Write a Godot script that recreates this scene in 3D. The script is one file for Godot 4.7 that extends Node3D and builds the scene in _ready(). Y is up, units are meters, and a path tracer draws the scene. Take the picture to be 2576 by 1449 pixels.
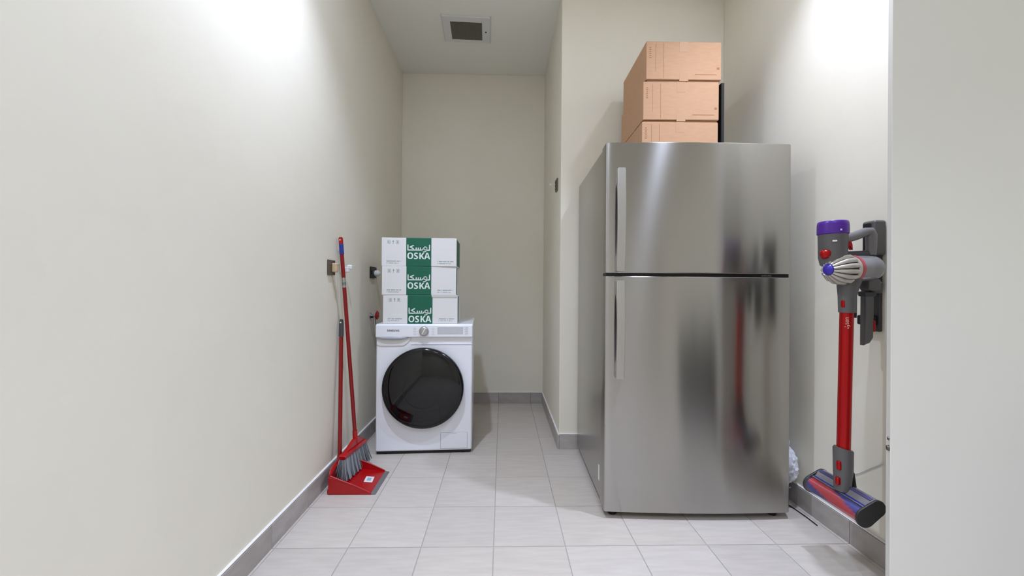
extends Node3D

const EYE := Vector3(0.0, 1.075, 0.0)
const FOCAL := 981.27          # pixels of the 2576 x 1449 frame
const CEIL := 3.09
var cam_basis: Basis
var M := {}
var taken := {}

# ---------------------------------------------------------------- mesh builder
class MB:
	var v := PackedVector3Array()
	var n := PackedVector3Array()
	var t := PackedVector2Array()
	var c := PackedColorArray()
	var ix := PackedInt32Array()
	var xf := Transform3D.IDENTITY
	var tint := Color.WHITE

	func at(p: Vector3, b := Basis.IDENTITY) -> MB:
		xf = Transform3D(b, p)
		return self

	func vert(p: Vector3, nn: Vector3, uv := Vector2.ZERO) -> int:
		v.append(xf * p)
		n.append((xf.basis.inverse().transposed() * nn).normalized())
		t.append(uv)
		c.append(tint)
		return v.size() - 1

	func tri(a: int, b: int, d: int) -> void:
		var g := (v[b] - v[a]).cross(v[d] - v[a])
		if g.length_squared() < 1e-18:
			return
		if g.dot(n[a] + n[b] + n[d]) > 0.0:
			ix.append_array([a, d, b])
		else:
			ix.append_array([a, b, d])

	func quad(a: int, b: int, d: int, e: int) -> void:
		tri(a, b, d)
		tri(a, d, e)

	# box with rounded edges of radius r
	func rbox(size: Vector3, r := 0.003, seg := 2, o := Vector3.ZERO) -> MB:
		var h := size / 2.0
		r = minf(r, minf(h.x, minf(h.y, h.z)) * 0.98)
		var inner := h - Vector3(r, r, r)
		var lists := []
		for a in 3:
			var l := []
			for k in range(seg, -1, -1):
				l.append(-inner[a] - r * tan(PI / 4.0 * k / seg))
			for k in range(0, seg + 1):
				l.append(inner[a] + r * tan(PI / 4.0 * k / seg))
			lists.append(l)
		for a in 3:
			var b := (a + 1) % 3
			var d := (a + 2) % 3
			for s in [-1.0, 1.0]:
				var rows := []
				for q in lists[d]:
					var row := []
					for p in lists[b]:
						var w := Vector3.ZERO
						w[a] = s * h[a]
						w[b] = p
						w[d] = q
						var k := w.clamp(-inner, inner)
						var nn := (w - k).normalized()
						var uv := Vector2(w.x, w.y)
						if a == 0:
							uv = Vector2(w.z, w.y)
						elif a == 1:
							uv = Vector2(w.x, w.z)
						row.append(vert(o + k + nn * r, nn, uv))
					rows.append(row)
				for j in rows.size() - 1:
					for i in rows[0].size() - 1:
						quad(rows[j][i], rows[j][i + 1], rows[j + 1][i + 1], rows[j + 1][i])
		return self

	# profile of (radius, height) turned round y; run it bottom, outside, top
	func lathe(prof: Array, segs := 32, crease := 38.0, wob := 0.0, lobes := 0) -> MB:
		var parts := [[prof[0]]]
		for k in range(1, prof.size()):
			parts[-1].append(prof[k])
			if k < prof.size() - 1:
				var a: Vector2 = prof[k] - prof[k - 1]
				var b: Vector2 = prof[k + 1] - prof[k]
				if absf(a.angle_to(b)) > deg_to_rad(crease):
					parts.append([prof[k]])
		for pp in parts:
			var rows := []
			for k in pp.size():
				var d := Vector2.ZERO
				if k > 0:
					d += (pp[k] - pp[k - 1]).normalized()
				if k < pp.size() - 1:
					d += (pp[k + 1] - pp[k]).normalized()
				d = d.normalized()
				var row := []
				for s in segs + 1:
					var an := TAU * s / segs
					var rr: float = pp[k].x * (1.0 + wob * cos(an * lobes))
					row.append(vert(Vector3(rr * cos(an), pp[k].y, rr * sin(an)), Vector3(d.y * cos(an), -d.x, d.y * sin(an)), Vector2(float(s) / segs, pp[k].y)))
				rows.append(row)
			for j in rows.size() - 1:
				for s in segs:
					quad(rows[j][s], rows[j][s + 1], rows[j + 1][s + 1], rows[j + 1][s])
		return self

	# round tube along points; radii one per point or a single one
	func tube(path: Array, radii: Array, segs := 12, flat := 1.0, caps := true) -> MB:
		var up := Vector3.UP
		var d0: Vector3 = (path[1] - path[0]).normalized()
		if absf(d0.dot(up)) > 0.95:
			up = Vector3.BACK
		var side := up.cross(d0).normalized()
		var rows := []
		for k in path.size():
			var d := Vector3.ZERO
			if k > 0:
				d += (path[k] - path[k - 1]).normalized()
			if k < path.size() - 1:
				d += (path[k + 1] - path[k]).normalized()
			d = d.normalized()
			side = (side - d * side.dot(d)).normalized()
			var oth := d.cross(side)
			var r: float = radii[mini(k, radii.size() - 1)]
			var row := []
			for s in segs + 1:
				var an := TAU * s / segs
				var o := side * cos(an) * r + oth * sin(an) * r * flat
				var nn := side * cos(an) * flat + oth * sin(an)
				row.append(vert(path[k] + o, nn.normalized(), Vector2(float(s) / segs, k)))
			rows.append(row)
			if caps and (k == 0 or k == path.size() - 1):
				var nn := -d if k == 0 else d
				var m := vert(path[k], nn)
				var ring := []
				for s in segs + 1:
					var an := TAU * s / segs
					ring.append(vert(path[k] + side * cos(an) * r + oth * sin(an) * r * flat, nn))
				for s in segs:
					tri(m, ring[s], ring[s + 1])
		for j in rows.size() - 1:
			for s in segs:
				quad(rows[j][s], rows[j][s + 1], rows[j + 1][s + 1], rows[j + 1][s])
		return self

	# polygon in xy pushed out along z, with bevelled rims
	func prism(poly: PackedVector2Array, z0: float, z1: float, bev := 0.0, crease := 35.0) -> MB:
		if Geometry2D.is_polygon_clockwise(poly):
			poly = poly.duplicate()
			poly.reverse()
		var m := poly.size()
		var inset := PackedVector2Array()
		var en := []
		for k in m:
			var e := poly[(k + 1) % m] - poly[k]
			en.append(Vector2(e.y, -e.x).normalized())
		for k in m:
			var a: Vector2 = en[(k + m - 1) % m]
			var b: Vector2 = en[k]
			var mid := (a + b)
			var len2 := maxf(mid.length_squared(), 0.3)
			inset.append(poly[k] - mid * (2.0 / len2) * bev)
		var tris := Geometry2D.triangulate_polygon(inset)
		for s in [0, 1]:
			var z := z1 if s == 1 else z0
			var nn := Vector3(0, 0, 1 if s == 1 else -1)
			var base := v.size()
			for p in inset:
				vert(Vector3(p.x, p.y, z), nn, p)
			for k in range(0, tris.size(), 3):
				tri(base + tris[k], base + tris[k + 1], base + tris[k + 2])
		var u := 0.0
		for k in m:
			var k2 := (k + 1) % m
			var a := poly[k]
			var b := poly[k2]
			var na: Vector2 = en[k]
			var nb: Vector2 = en[k]
			if absf(en[k].angle_to(en[(k + m - 1) % m])) < deg_to_rad(crease):
				na = (en[k] + en[(k + m - 1) % m]).normalized()
			if absf(en[k].angle_to(en[k2])) < deg_to_rad(crease):
				nb = (en[k] + en[k2]).normalized()
			var l := a.distance_to(b)
			var rings := [[inset[k], inset[k2], z0, -1.0], [a, b, z0 + bev, -0.35], [a, b, z1 - bev, 0.35], [inset[k], inset[k2], z1, 1.0]] if bev > 0.0 else [[a, b, z0, 0.0], [a, b, z1, 0.0]]
			var prev := []
			for q in rings:
				var i0 := vert(Vector3(q[0].x, q[0].y, q[2]), Vector3(na.x, na.y, q[3]).normalized() if absf(q[3]) > 0.9 else Vector3(na.x, na.y, 0), Vector2(u, q[2]))
				var i1 := vert(Vector3(q[1].x, q[1].y, q[2]), Vector3(nb.x, nb.y, q[3]).normalized() if absf(q[3]) > 0.9 else Vector3(nb.x, nb.y, 0), Vector2(u + l, q[2]))
				if prev:
					quad(prev[0], prev[1], i1, i0)
				prev = [i0, i1]
			u += l
		return self

	# flat pen strokes in xy at height z, facing +z
	func stroke(pts: Array, w: float, z: float) -> MB:
		for k in pts.size():
			var m := vert(Vector3(pts[k].x, pts[k].y, z), Vector3.BACK)
			var last := -1
			for s in 11:
				var an := TAU * s / 10.0
				var q := vert(Vector3(pts[k].x + cos(an) * w / 2, pts[k].y + sin(an) * w / 2, z), Vector3.BACK)
				if last >= 0:
					tri(m, last, q)
				last = q
			if k > 0:
				var d: Vector2 = (pts[k] - pts[k - 1]).normalized() * w / 2
				var s := Vector2(-d.y, d.x)
				var a: Vector2 = pts[k - 1]
				var b: Vector2 = pts[k]
				quad(vert(Vector3(a.x + s.x, a.y + s.y, z), Vector3.BACK), vert(Vector3(b.x + s.x, b.y + s.y, z), Vector3.BACK), vert(Vector3(b.x - s.x, b.y - s.y, z), Vector3.BACK), vert(Vector3(a.x - s.x, a.y - s.y, z), Vector3.BACK))
		return self

	func mesh() -> ArrayMesh:
		var a := []
		a.resize(Mesh.ARRAY_MAX)
		a[Mesh.ARRAY_VERTEX] = v
		a[Mesh.ARRAY_NORMAL] = n
		a[Mesh.ARRAY_TEX_UV] = t
		a[Mesh.ARRAY_COLOR] = c
		a[Mesh.ARRAY_INDEX] = ix
		var m := ArrayMesh.new()
		m.add_surface_from_arrays(Mesh.PRIMITIVE_TRIANGLES, a)
		return m


# ---------------------------------------------------------------- helpers
func mb() -> MB:
	return MB.new()

func numbered(called: String) -> String:
	if not taken.has(called):
		taken[called] = 0
		return called
	taken[called] += 1
	return "%s_%03d" % [called, taken[called]]

func thing(called: String, label: String, category: String, pos := Vector3.ZERO, turn := 0.0, group := "") -> Node3D:
	var o := Node3D.new()
	o.name = numbered(called)
	add_child(o)
	o.position = pos
	o.rotation.y = turn
	o.set_meta("label", label)
	o.set_meta("category", category)
	if group:
		o.set_meta("group", group)
	return o

func struct(called: String) -> Node3D:
	var o := Node3D.new()
	o.name = called
	add_child(o)
	o.set_meta("kind", "structure")
	return o

func part(parent: Node, called: String, shape, material: Material, label := "") -> MeshInstance3D:
	var o := MeshInstance3D.new()
	o.name = called
	o.mesh = shape.mesh() if shape is MB else shape
	o.material_override = material
	parent.add_child(o, true)
	if label:
		o.set_meta("label", label)
	return o

func slab(called: String, lo: Vector3, hi: Vector3, material: Material) -> MeshInstance3D:
	var o := part(self, called, mb().at((lo + hi) / 2.0).rbox(hi - lo, 0.002, 1), material)
	o.set_meta("kind", "structure")
	return o

func ray(px: float, py: float) -> Vector3:
	return cam_basis * Vector3((px - 1288.0) / FOCAL, -(py - 724.5) / FOCAL, -1.0)

func at(px: float, py: float, depth: float) -> Vector3:      # on the plane z = -depth
	var r := ray(px, py)
	return EYE + r * (depth / -r.z)

func on_x(px: float, py: float, x: float) -> Vector3:        # on the wall plane of that x
	var r := ray(px, py)
	return EYE + r * (x / r.x)

func on_y(px: float, py: float, y := 0.0) -> Vector3:        # on the level plane of that height
	var r := ray(px, py)
	return EYE + r * ((y - EYE.y) / r.y)

func V2(a: Array) -> PackedVector2Array:
	var o := PackedVector2Array()
	for k in range(0, a.size(), 2):
		o.append(Vector2(a[k], a[k + 1]))
	return o

func mat(color: Color, rough := 0.6, metal := 0.0) -> StandardMaterial3D:
	var m := StandardMaterial3D.new()
	m.albedo_color = color
	m.roughness = rough
	m.metallic = metal
	return m

func noise_tex(size: int, freq: float, lo: Color, hi: Color, octaves := 4, noise_seed := 1, normal := false) -> NoiseTexture2D:
	var f := FastNoiseLite.new()
	f.seed = noise_seed
	f.frequency = freq
	f.fractal_octaves = octaves
	var t := NoiseTexture2D.new()
	t.width = size
	t.height = size
	t.seamless = true
	t.noise = f
	if normal:
		t.as_normal_map = true
		t.bump_strength = 4.0
	else:
		var g := Gradient.new()
		g.set_color(0, lo)
		g.set_color(1, hi)
		t.color_ramp = g
	return t

func textured(m: StandardMaterial3D, tex: Texture2D, scale: Vector3, world := true, offset := Vector3.ZERO) -> StandardMaterial3D:
	m.albedo_texture = tex
	m.uv1_triplanar = true
	m.uv1_world_triplanar = world
	m.uv1_scale = scale
	m.uv1_offset = offset
	return m

func text_mesh(words: String, height: float, bold := false) -> TextMesh:
	var f := SystemFont.new()
	f.font_names = PackedStringArray(["Droid Sans"])
	f.font_weight = 700 if bold else 400
	var t := TextMesh.new()
	t.text = words
	t.font = f
	t.font_size = 64
	t.pixel_size = height / 46.0
	t.depth = 0.0008
	t.curve_step = 2.0
	return t

const ALONG_Z := Basis(Vector3(1, 0, 0), Vector3(0, 0, 1), Vector3(0, -1, 0))   # y to z
const ALONG_X := Basis(Vector3(0, -1, 0), Vector3(1, 0, 0), Vector3(0, 0, 1))   # y to x
const PLAN := Basis(Vector3(1, 0, 0), Vector3(0, 0, 1), Vector3(0, 1, 0))       # polygon xy lies in xz, pushed out along y
const SIDE := Basis(Vector3(0, 0, 1), Vector3(0, 1, 0), Vector3(1, 0, 0))       # polygon xy lies in zy, pushed out along x


# ---------------------------------------------------------------- scene
func _ready() -> void:
	make_camera_and_light()
	make_materials()
	make_room()
	make_fridge()
	make_cartons()
	make_washer()
	make_bottle_boxes()
	make_vacuum()
	make_broom_and_pan()
	make_vent()
	make_wall_fittings()
	make_floor_clutter()
	make_added_suitcase()


func make_camera_and_light() -> void:
	cam_basis = Basis(Vector3.UP, -0.0244) * Basis(Vector3.RIGHT, 0.0022) * Basis(Vector3.BACK, 0.0078)
	var cam := Camera3D.new()
	cam.name = "camera"
	cam.fov = rad_to_deg(2.0 * atan(724.5 / FOCAL))
	cam.near = 0.05
	cam.far = 50.0
	add_child(cam)
	cam.transform = Transform3D(cam_basis, EYE)
	cam.current = true
	var e := Environment.new()
	e.background_mode = Environment.BG_COLOR
	e.background_color = Color(0.0, 0.0, 0.0)
	e.tonemap_mode = Environment.TONE_MAPPER_LINEAR
	e.tonemap_exposure = 0.82
	e.sdfgi_enabled = true
	e.ssao_enabled = true
	e.ssil_enabled = true
	var w := WorldEnvironment.new()
	w.name = "environment"
	w.environment = e
	add_child(w)
	# recessed downlights: [x, z, energy of the beam, half angle, energy of the fill added for bounced light, place]
	for d in [[-0.52, -1.43, 4.4, 55.0, 1.1, "above the broom and the washing machine"], [1.18, -1.42, 4.7, 53.5, 0.75, "above the fridge front and the vacuum"], [0.45, 0.0, 1.9, 50.0, 0.4, "between the open door and the left wall"], [-0.45, 0.45, 2.4, 54.0, 0.45, "close to the left wall by the entry"], [0.25, 1.1, 5.0, 64.0, 0.75, "in the middle by the front wall"]]:
		make_downlight(Vector3(d[0], CEIL, d[1]), d[2], d[3], d[4], d[5])


func make_downlight(p: Vector3, energy: float, half: float, spill: float, place: String) -> void:
	var t := thing("ceiling_downlight", "round white recessed ceiling downlight " + place, "downlight", p, 0.0, "recessed downlights in the ceiling")
	part(t, "trim", mb().lathe([Vector2(0.042, -0.001), Vector2(0.044, -0.006), Vector2(0.055, -0.005), Vector2(0.058, 0.0)], 32), mat(Color(0.9, 0.9, 0.9), 0.4))
	var glow := mat(Color(0.9, 0.9, 0.9), 0.4)
	glow.emission_enabled = true
	glow.emission = Color(0.97, 0.98, 1.0)
	glow.emission_energy_multiplier = 6.0
	part(t, "light_lens", mb().lathe([Vector2(0.0, -0.004), Vector2(0.042, -0.004), Vector2(0.042, 0.0)], 32), glow)
	var l := SpotLight3D.new()
	l.name = "lamp"
	l.light_color = Color(0.842, 0.886, 1.0)
	l.light_energy = energy
	l.light_size = 0.035
	l.spot_angle = half
	l.spot_angle_attenuation = 0.85
	l.spot_range = 12.0
	l.spot_attenuation = 2.0
	l.shadow_enabled = true
	t.add_child(l)
	l.position = Vector3(0, -0.012, 0)
	l.rotation.x = -PI / 2
	var a := AreaLight3D.new()  # added fill lamp, stands in for light bounced off the walls
	a.name = "added_fill"
	a.light_color = l.light_color
	a.light_energy = spill
	a.area_size = Vector2(0.075, 0.075)
	a.area_range = 12.0
	a.area_attenuation = 2.0
	a.shadow_enabled = true
	t.add_child(a)
	a.position = Vector3(0, -0.010, 0)
	a.rotation.x = -PI / 2


func make_materials() -> void:
	M.wall = mat(Color.WHITE, 0.75)
	textured(M.wall, noise_tex(512, 0.006, Color(0.926, 0.902, 0.83), Color(0.938, 0.916, 0.848), 4, 11), Vector3(0.5, 0.5, 0.5))
	M.ceiling = mat(Color(0.935, 0.925, 0.89), 0.85)
	M.door_paint = mat(Color(0.915, 0.908, 0.865), 0.5)
	var streak := noise_tex(1024, 0.008, Color(0.757, 0.725, 0.682), Color(0.807, 0.775, 0.732), 5, 21)
	M.tiles = []
	for k in 4:
		var m := mat([Color(1, 1, 1), Color(0.985, 0.98, 0.98), Color(0.97, 0.97, 0.972), Color(0.992, 0.985, 0.978)][k], 0.42)
		textured(m, streak, Vector3(0.55, 1.0, 4.2), true, Vector3(0.13 * k, 0.0, 0.37 * k))
		M.tiles.append(m)
	M.grout = mat(Color(0.66, 0.64, 0.61), 0.9)
	var sk := noise_tex(512, 0.012, Color(0.655, 0.63, 0.605), Color(0.735, 0.71, 0.69), 4, 31)  # darker than the floor tiles: weaker light on upright faces put into colour
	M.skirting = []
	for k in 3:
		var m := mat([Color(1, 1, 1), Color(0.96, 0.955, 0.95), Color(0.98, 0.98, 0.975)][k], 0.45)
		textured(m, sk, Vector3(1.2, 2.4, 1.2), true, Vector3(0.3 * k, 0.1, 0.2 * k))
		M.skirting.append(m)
	M.sealant = mat(Color(0.93, 0.92, 0.90), 0.5)
	# brushed stainless steel, grain running level
	M.steel = mat(Color(0.69, 0.682, 0.668), 0.205, 1.0)
	M.steel.anisotropy_enabled = true
	M.steel.anisotropy = -1.0
	M.steel_handle = mat(Color(0.74, 0.73, 0.71), 0.42, 0.9)
	M.fridge_side = mat(Color(0.69, 0.682, 0.668), 0.27, 1.0)
	M.black = mat(Color(0.03, 0.03, 0.032), 0.5)
	M.black_gloss = mat(Color(0.02, 0.02, 0.023), 0.12)
	M.white_gloss = mat(Color(0.94, 0.945, 0.96), 0.22)
	M.white_plastic = mat(Color(0.9, 0.9, 0.89), 0.4)
	M.door_glass = mat(Color(0.045, 0.045, 0.05), 0.06)
	M.silver = mat(Color(0.72, 0.72, 0.72), 0.3, 0.9)
	M.display = mat(Color(0.78, 0.79, 0.80), 0.3)
	M.ink = mat(Color(0.28, 0.29, 0.30), 0.6)
	M.ink_green = mat(Color(0.55, 0.62, 0.60), 0.6)
	M.card = mat(Color.WHITE, 0.85)
	textured(M.card, noise_tex(512, 0.02, Color(0.755, 0.59, 0.455), Color(0.78, 0.615, 0.475), 4, 41), Vector3(1.5, 6.0, 1.5), false)
	M.card_base = mat(Color(0.56, 0.41, 0.29), 0.9)
	M.tape = mat(Color(0.77, 0.61, 0.475), 0.22)
	M.card_print = mat(Color(0.64, 0.44, 0.29), 0.85)
	M.box_white = mat(Color(0.90, 0.895, 0.885), 0.55)
	M.box_green = mat(Color(0.02, 0.375, 0.275), 0.5)
	M.box_letter = mat(Color(0.90, 0.93, 0.91), 0.55)
	M.red = mat(Color(0.66, 0.02, 0.045), 0.3)
	M.red_pole = mat(Color(0.52, 0.015, 0.035), 0.3)
	M.blue = mat(Color(0.13, 0.20, 0.55), 0.4)
	M.bristle = mat(Color(0.40, 0.42, 0.43), 0.7)
	M.bristle_light = mat(Color(0.56, 0.58, 0.59), 0.7)
	M.rubber = mat(Color(0.42, 0.42, 0.42), 0.7)
	M.dark_grey = mat(Color(0.25, 0.25, 0.26), 0.5)
	M.vac_grey = mat(Color(0.36, 0.35, 0.345), 0.38)
	M.vac_light = mat(Color(0.46, 0.45, 0.45), 0.32)
	M.vac_purple = mat(Color(0.30, 0.10, 0.55), 0.3)
	M.vac_blue = mat(Color(0.22, 0.16, 0.66), 0.3)
	M.vac_red = mat(Color(0.68, 0.0, 0.03), 0.22, 0.45)
	M.vac_silver = mat(Color(0.80, 0.78, 0.74), 0.3, 0.55)
	M.pink = mat(Color(0.72, 0.32, 0.34), 0.4)
	M.bin = mat(Color(0.66, 0.65, 0.66, 0.55), 0.12)
	M.bin.transparency = BaseMaterial3D.TRANSPARENCY_ALPHA
	M.clear = mat(Color(0.55, 0.55, 0.62, 0.04), 0.05)
	M.clear.transparency = BaseMaterial3D.TRANSPARENCY_ALPHA
	M.roller = mat(Color.WHITE, 0.8)
	M.roller.vertex_color_use_as_albedo = true
	M.bag = mat(Color(0.86, 0.87, 0.89), 0.25)
	M.bag.backlight_enabled = true
	M.bag.backlight = Color(0.4, 0.4, 0.42)
	M.bronze = mat(Color(0.42, 0.39, 0.34), 0.35, 0.7)
	M.beige = mat(Color(0.80, 0.70, 0.56), 0.5)
	M.cream = mat(Color(0.84, 0.82, 0.74), 0.5)
	M.vent_white = mat(Color(0.86, 0.86, 0.84), 0.5)
	M.vent_mesh = mat(Color(0.48, 0.46, 0.41), 0.7)


# ---------------------------------------------------------------- room shell
const LEFT := -0.95
const BACK := -3.675
const RIGHT := 1.497
const NIB_X := 0.388
const NIB_Z := -2.622

func make_room() -> void:
	slab("wall_left", Vector3(LEFT - 0.12, 0, BACK - 0.12), Vector3(LEFT, CEIL, 2.4), M.wall)
	slab("wall_back", Vector3(LEFT, 0, BACK - 0.12), Vector3(NIB_X, CEIL, BACK), M.wall)
	slab("wall_alcove", Vector3(NIB_X, 0, BACK - 0.12), Vector3(RIGHT, CEIL, NIB_Z), M.wall)
	slab("wall_right", Vector3(RIGHT, 0, BACK - 0.12), Vector3(RIGHT + 0.12, CEIL, -1.16), M.wall)
	slab("wall_return", Vector3(RIGHT + 0.12, 0, -1.28), Vector3(2.0, CEIL, -1.16), M.wall)
	slab("wall_entry", Vector3(1.88, 0, -1.16), Vector3(2.0, CEIL, 2.4), M.wall)
	slab("wall_front", Vector3(LEFT, 0, 2.28), Vector3(1.88, CEIL, 2.4), M.wall)
	slab("ceiling", Vector3(LEFT - 0.12, CEIL, BACK - 0.12), Vector3(2.0, CEIL + 0.12, 2.4), M.ceiling)
	# floor: tiles of 0.3 m over a grout bed
	var fl := struct("floor")
	part(fl, "grout_bed", mb().at(Vector3(0.465, -0.062, -0.7)).rbox(Vector3(3.07, 0.12, 6.2), 0.002, 1), M.grout)
	var rng := RandomNumberGenerator.new()
	rng.seed = 7
	var gap := 0.0035
	var shared := {}
	for i in range(-2, 10):
		for k in range(-6, 16):
			var x0 := -0.6286 + 0.3 * i
			var z1 := -2.2292 + 0.3 * k
			var lo := Vector2(maxf(x0, LEFT + 0.004), maxf(z1 - 0.3, BACK + 0.004))
			var hi := Vector2(minf(x0 + 0.3, 1.876), minf(z1, 2.276))
			# under the block of wall beside the alcove, and outside the right wall, there is no floor
			if lo.y < NIB_Z and lo.x >= NIB_X:
				hi.y = hi.y
			if lo.x < RIGHT and hi.x > RIGHT and hi.y < -1.16:
				hi.x = RIGHT - 0.004
			if lo.y < NIB_Z and hi.x > NIB_X:
				if lo.x >= NIB_X - 0.02:
					lo.y = NIB_Z + 0.004
				elif hi.y < NIB_Z:
					hi.x = NIB_X - 0.004
			if lo.x > RIGHT - 0.02 and hi.y < -1.16:
				continue
			if lo.x > RIGHT - 0.02 and lo.y < -1.16:
				lo.y = -1.156
			if hi.x - lo.x < 0.012 or hi.y - lo.y < 0.012:
				continue
			var size := Vector3(hi.x - lo.x - gap, 0.008, hi.y - lo.y - gap)
			var key := "%.3f %.3f" % [size.x, size.z]
			if not shared.has(key):
				shared[key] = mb().rbox(size, 0.0012, 1).mesh()
			var o := part(fl, "tile", shared[key], M.tiles[rng.randi() % 4])
			o.position = Vector3((lo.x + hi.x) / 2.0, -0.0035 + rng.randf_range(-0.0002, 0.0002), (lo.y + hi.y) / 2.0)
	# skirting of cut tiles with a bead of white sealant on top
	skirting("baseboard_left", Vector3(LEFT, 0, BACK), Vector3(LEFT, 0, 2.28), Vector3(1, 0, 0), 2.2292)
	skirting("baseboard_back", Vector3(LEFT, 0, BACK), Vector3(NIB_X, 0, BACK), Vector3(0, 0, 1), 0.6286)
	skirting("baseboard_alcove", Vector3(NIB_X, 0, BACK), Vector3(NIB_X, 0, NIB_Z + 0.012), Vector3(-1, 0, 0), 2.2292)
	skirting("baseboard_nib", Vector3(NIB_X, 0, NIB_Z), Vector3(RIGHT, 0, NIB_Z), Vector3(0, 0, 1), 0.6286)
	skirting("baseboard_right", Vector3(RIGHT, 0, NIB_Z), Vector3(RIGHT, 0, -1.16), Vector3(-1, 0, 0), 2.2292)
	# the painted door leaf that stands half open beside the vacuum cleaner
	var dr := struct("door_1")
	var e0 := Vector3(1.288, 0, -1.262)
	var fi := deg_to_rad(30.0)
	dr.transform = Transform3D(Basis(Vector3(cos(fi), 0, sin(fi)), Vector3.UP, Vector3(-sin(fi), 0, cos(fi))), e0)
	part(dr, "door_leaf", mb().at(Vector3(0.35, 1.265, -0.02)).rbox(Vector3(0.70, 2.52, 0.04), 0.002, 2), M.door_paint)
	for q in [1106.0, 1130.0]:
		var p := dr.transform.affine_inverse() * at(2221, q, 1.262)
		part(dr, "screw", mb().at(Vector3(0.0, p.y, -0.012), ALONG_X).lathe([Vector2(0, -0.004), Vector2(0.005, -0.004), Vector2(0.006, 0.0)] if q < 1120 else [Vector2(0, -0.006), Vector2(0.008, -0.006), Vector2(0.010, 0.0)], 14), M.bronze, "dark metal screw head")


func skirting(called: String, a: Vector3, b: Vector3, out: Vector3, joint: float) -> void:
	var s := struct(called)
	var along := (b - a).normalized()
	var full := a.distance_to(b)
	var start := a.z if absf(along.z) > 0.5 else a.x
	# joints lie on the floor grid
	var first := fposmod(-joint - start, 0.3)
	var cuts := [0.0]
	var q := first
	while q < full - 0.002:
		if q > 0.002:
			cuts.append(q)
		q += 0.3
	cuts.append(full)
	var rot := Basis(along, Vector3.UP, along.cross(Vector3.UP))
	for k in cuts.size() - 1:
		var l: float = cuts[k + 1] - cuts[k] - 0.002
		if l < 0.004:
			continue
		var c: Vector3 = a + along * ((cuts[k] + cuts[k + 1]) / 2.0) + out * 0.0055 + Vector3(0, 0.049, 0)
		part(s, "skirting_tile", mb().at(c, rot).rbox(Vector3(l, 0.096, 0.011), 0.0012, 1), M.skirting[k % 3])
	var p := a + out * 0.0015 + Vector3(0, 0.097, 0)
	part(s, "sealant_bead", mb().at((p + p + along * full) / 2.0, rot).prism(V2([0, -0.003, 0, 0.008]) if false else V2([-full / 2, 0, full / 2, 0, full / 2, 0.008, -full / 2, 0.008]), -0.0075, 0.0075, 0.003), M.sealant, "white sealant bead")


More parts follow.
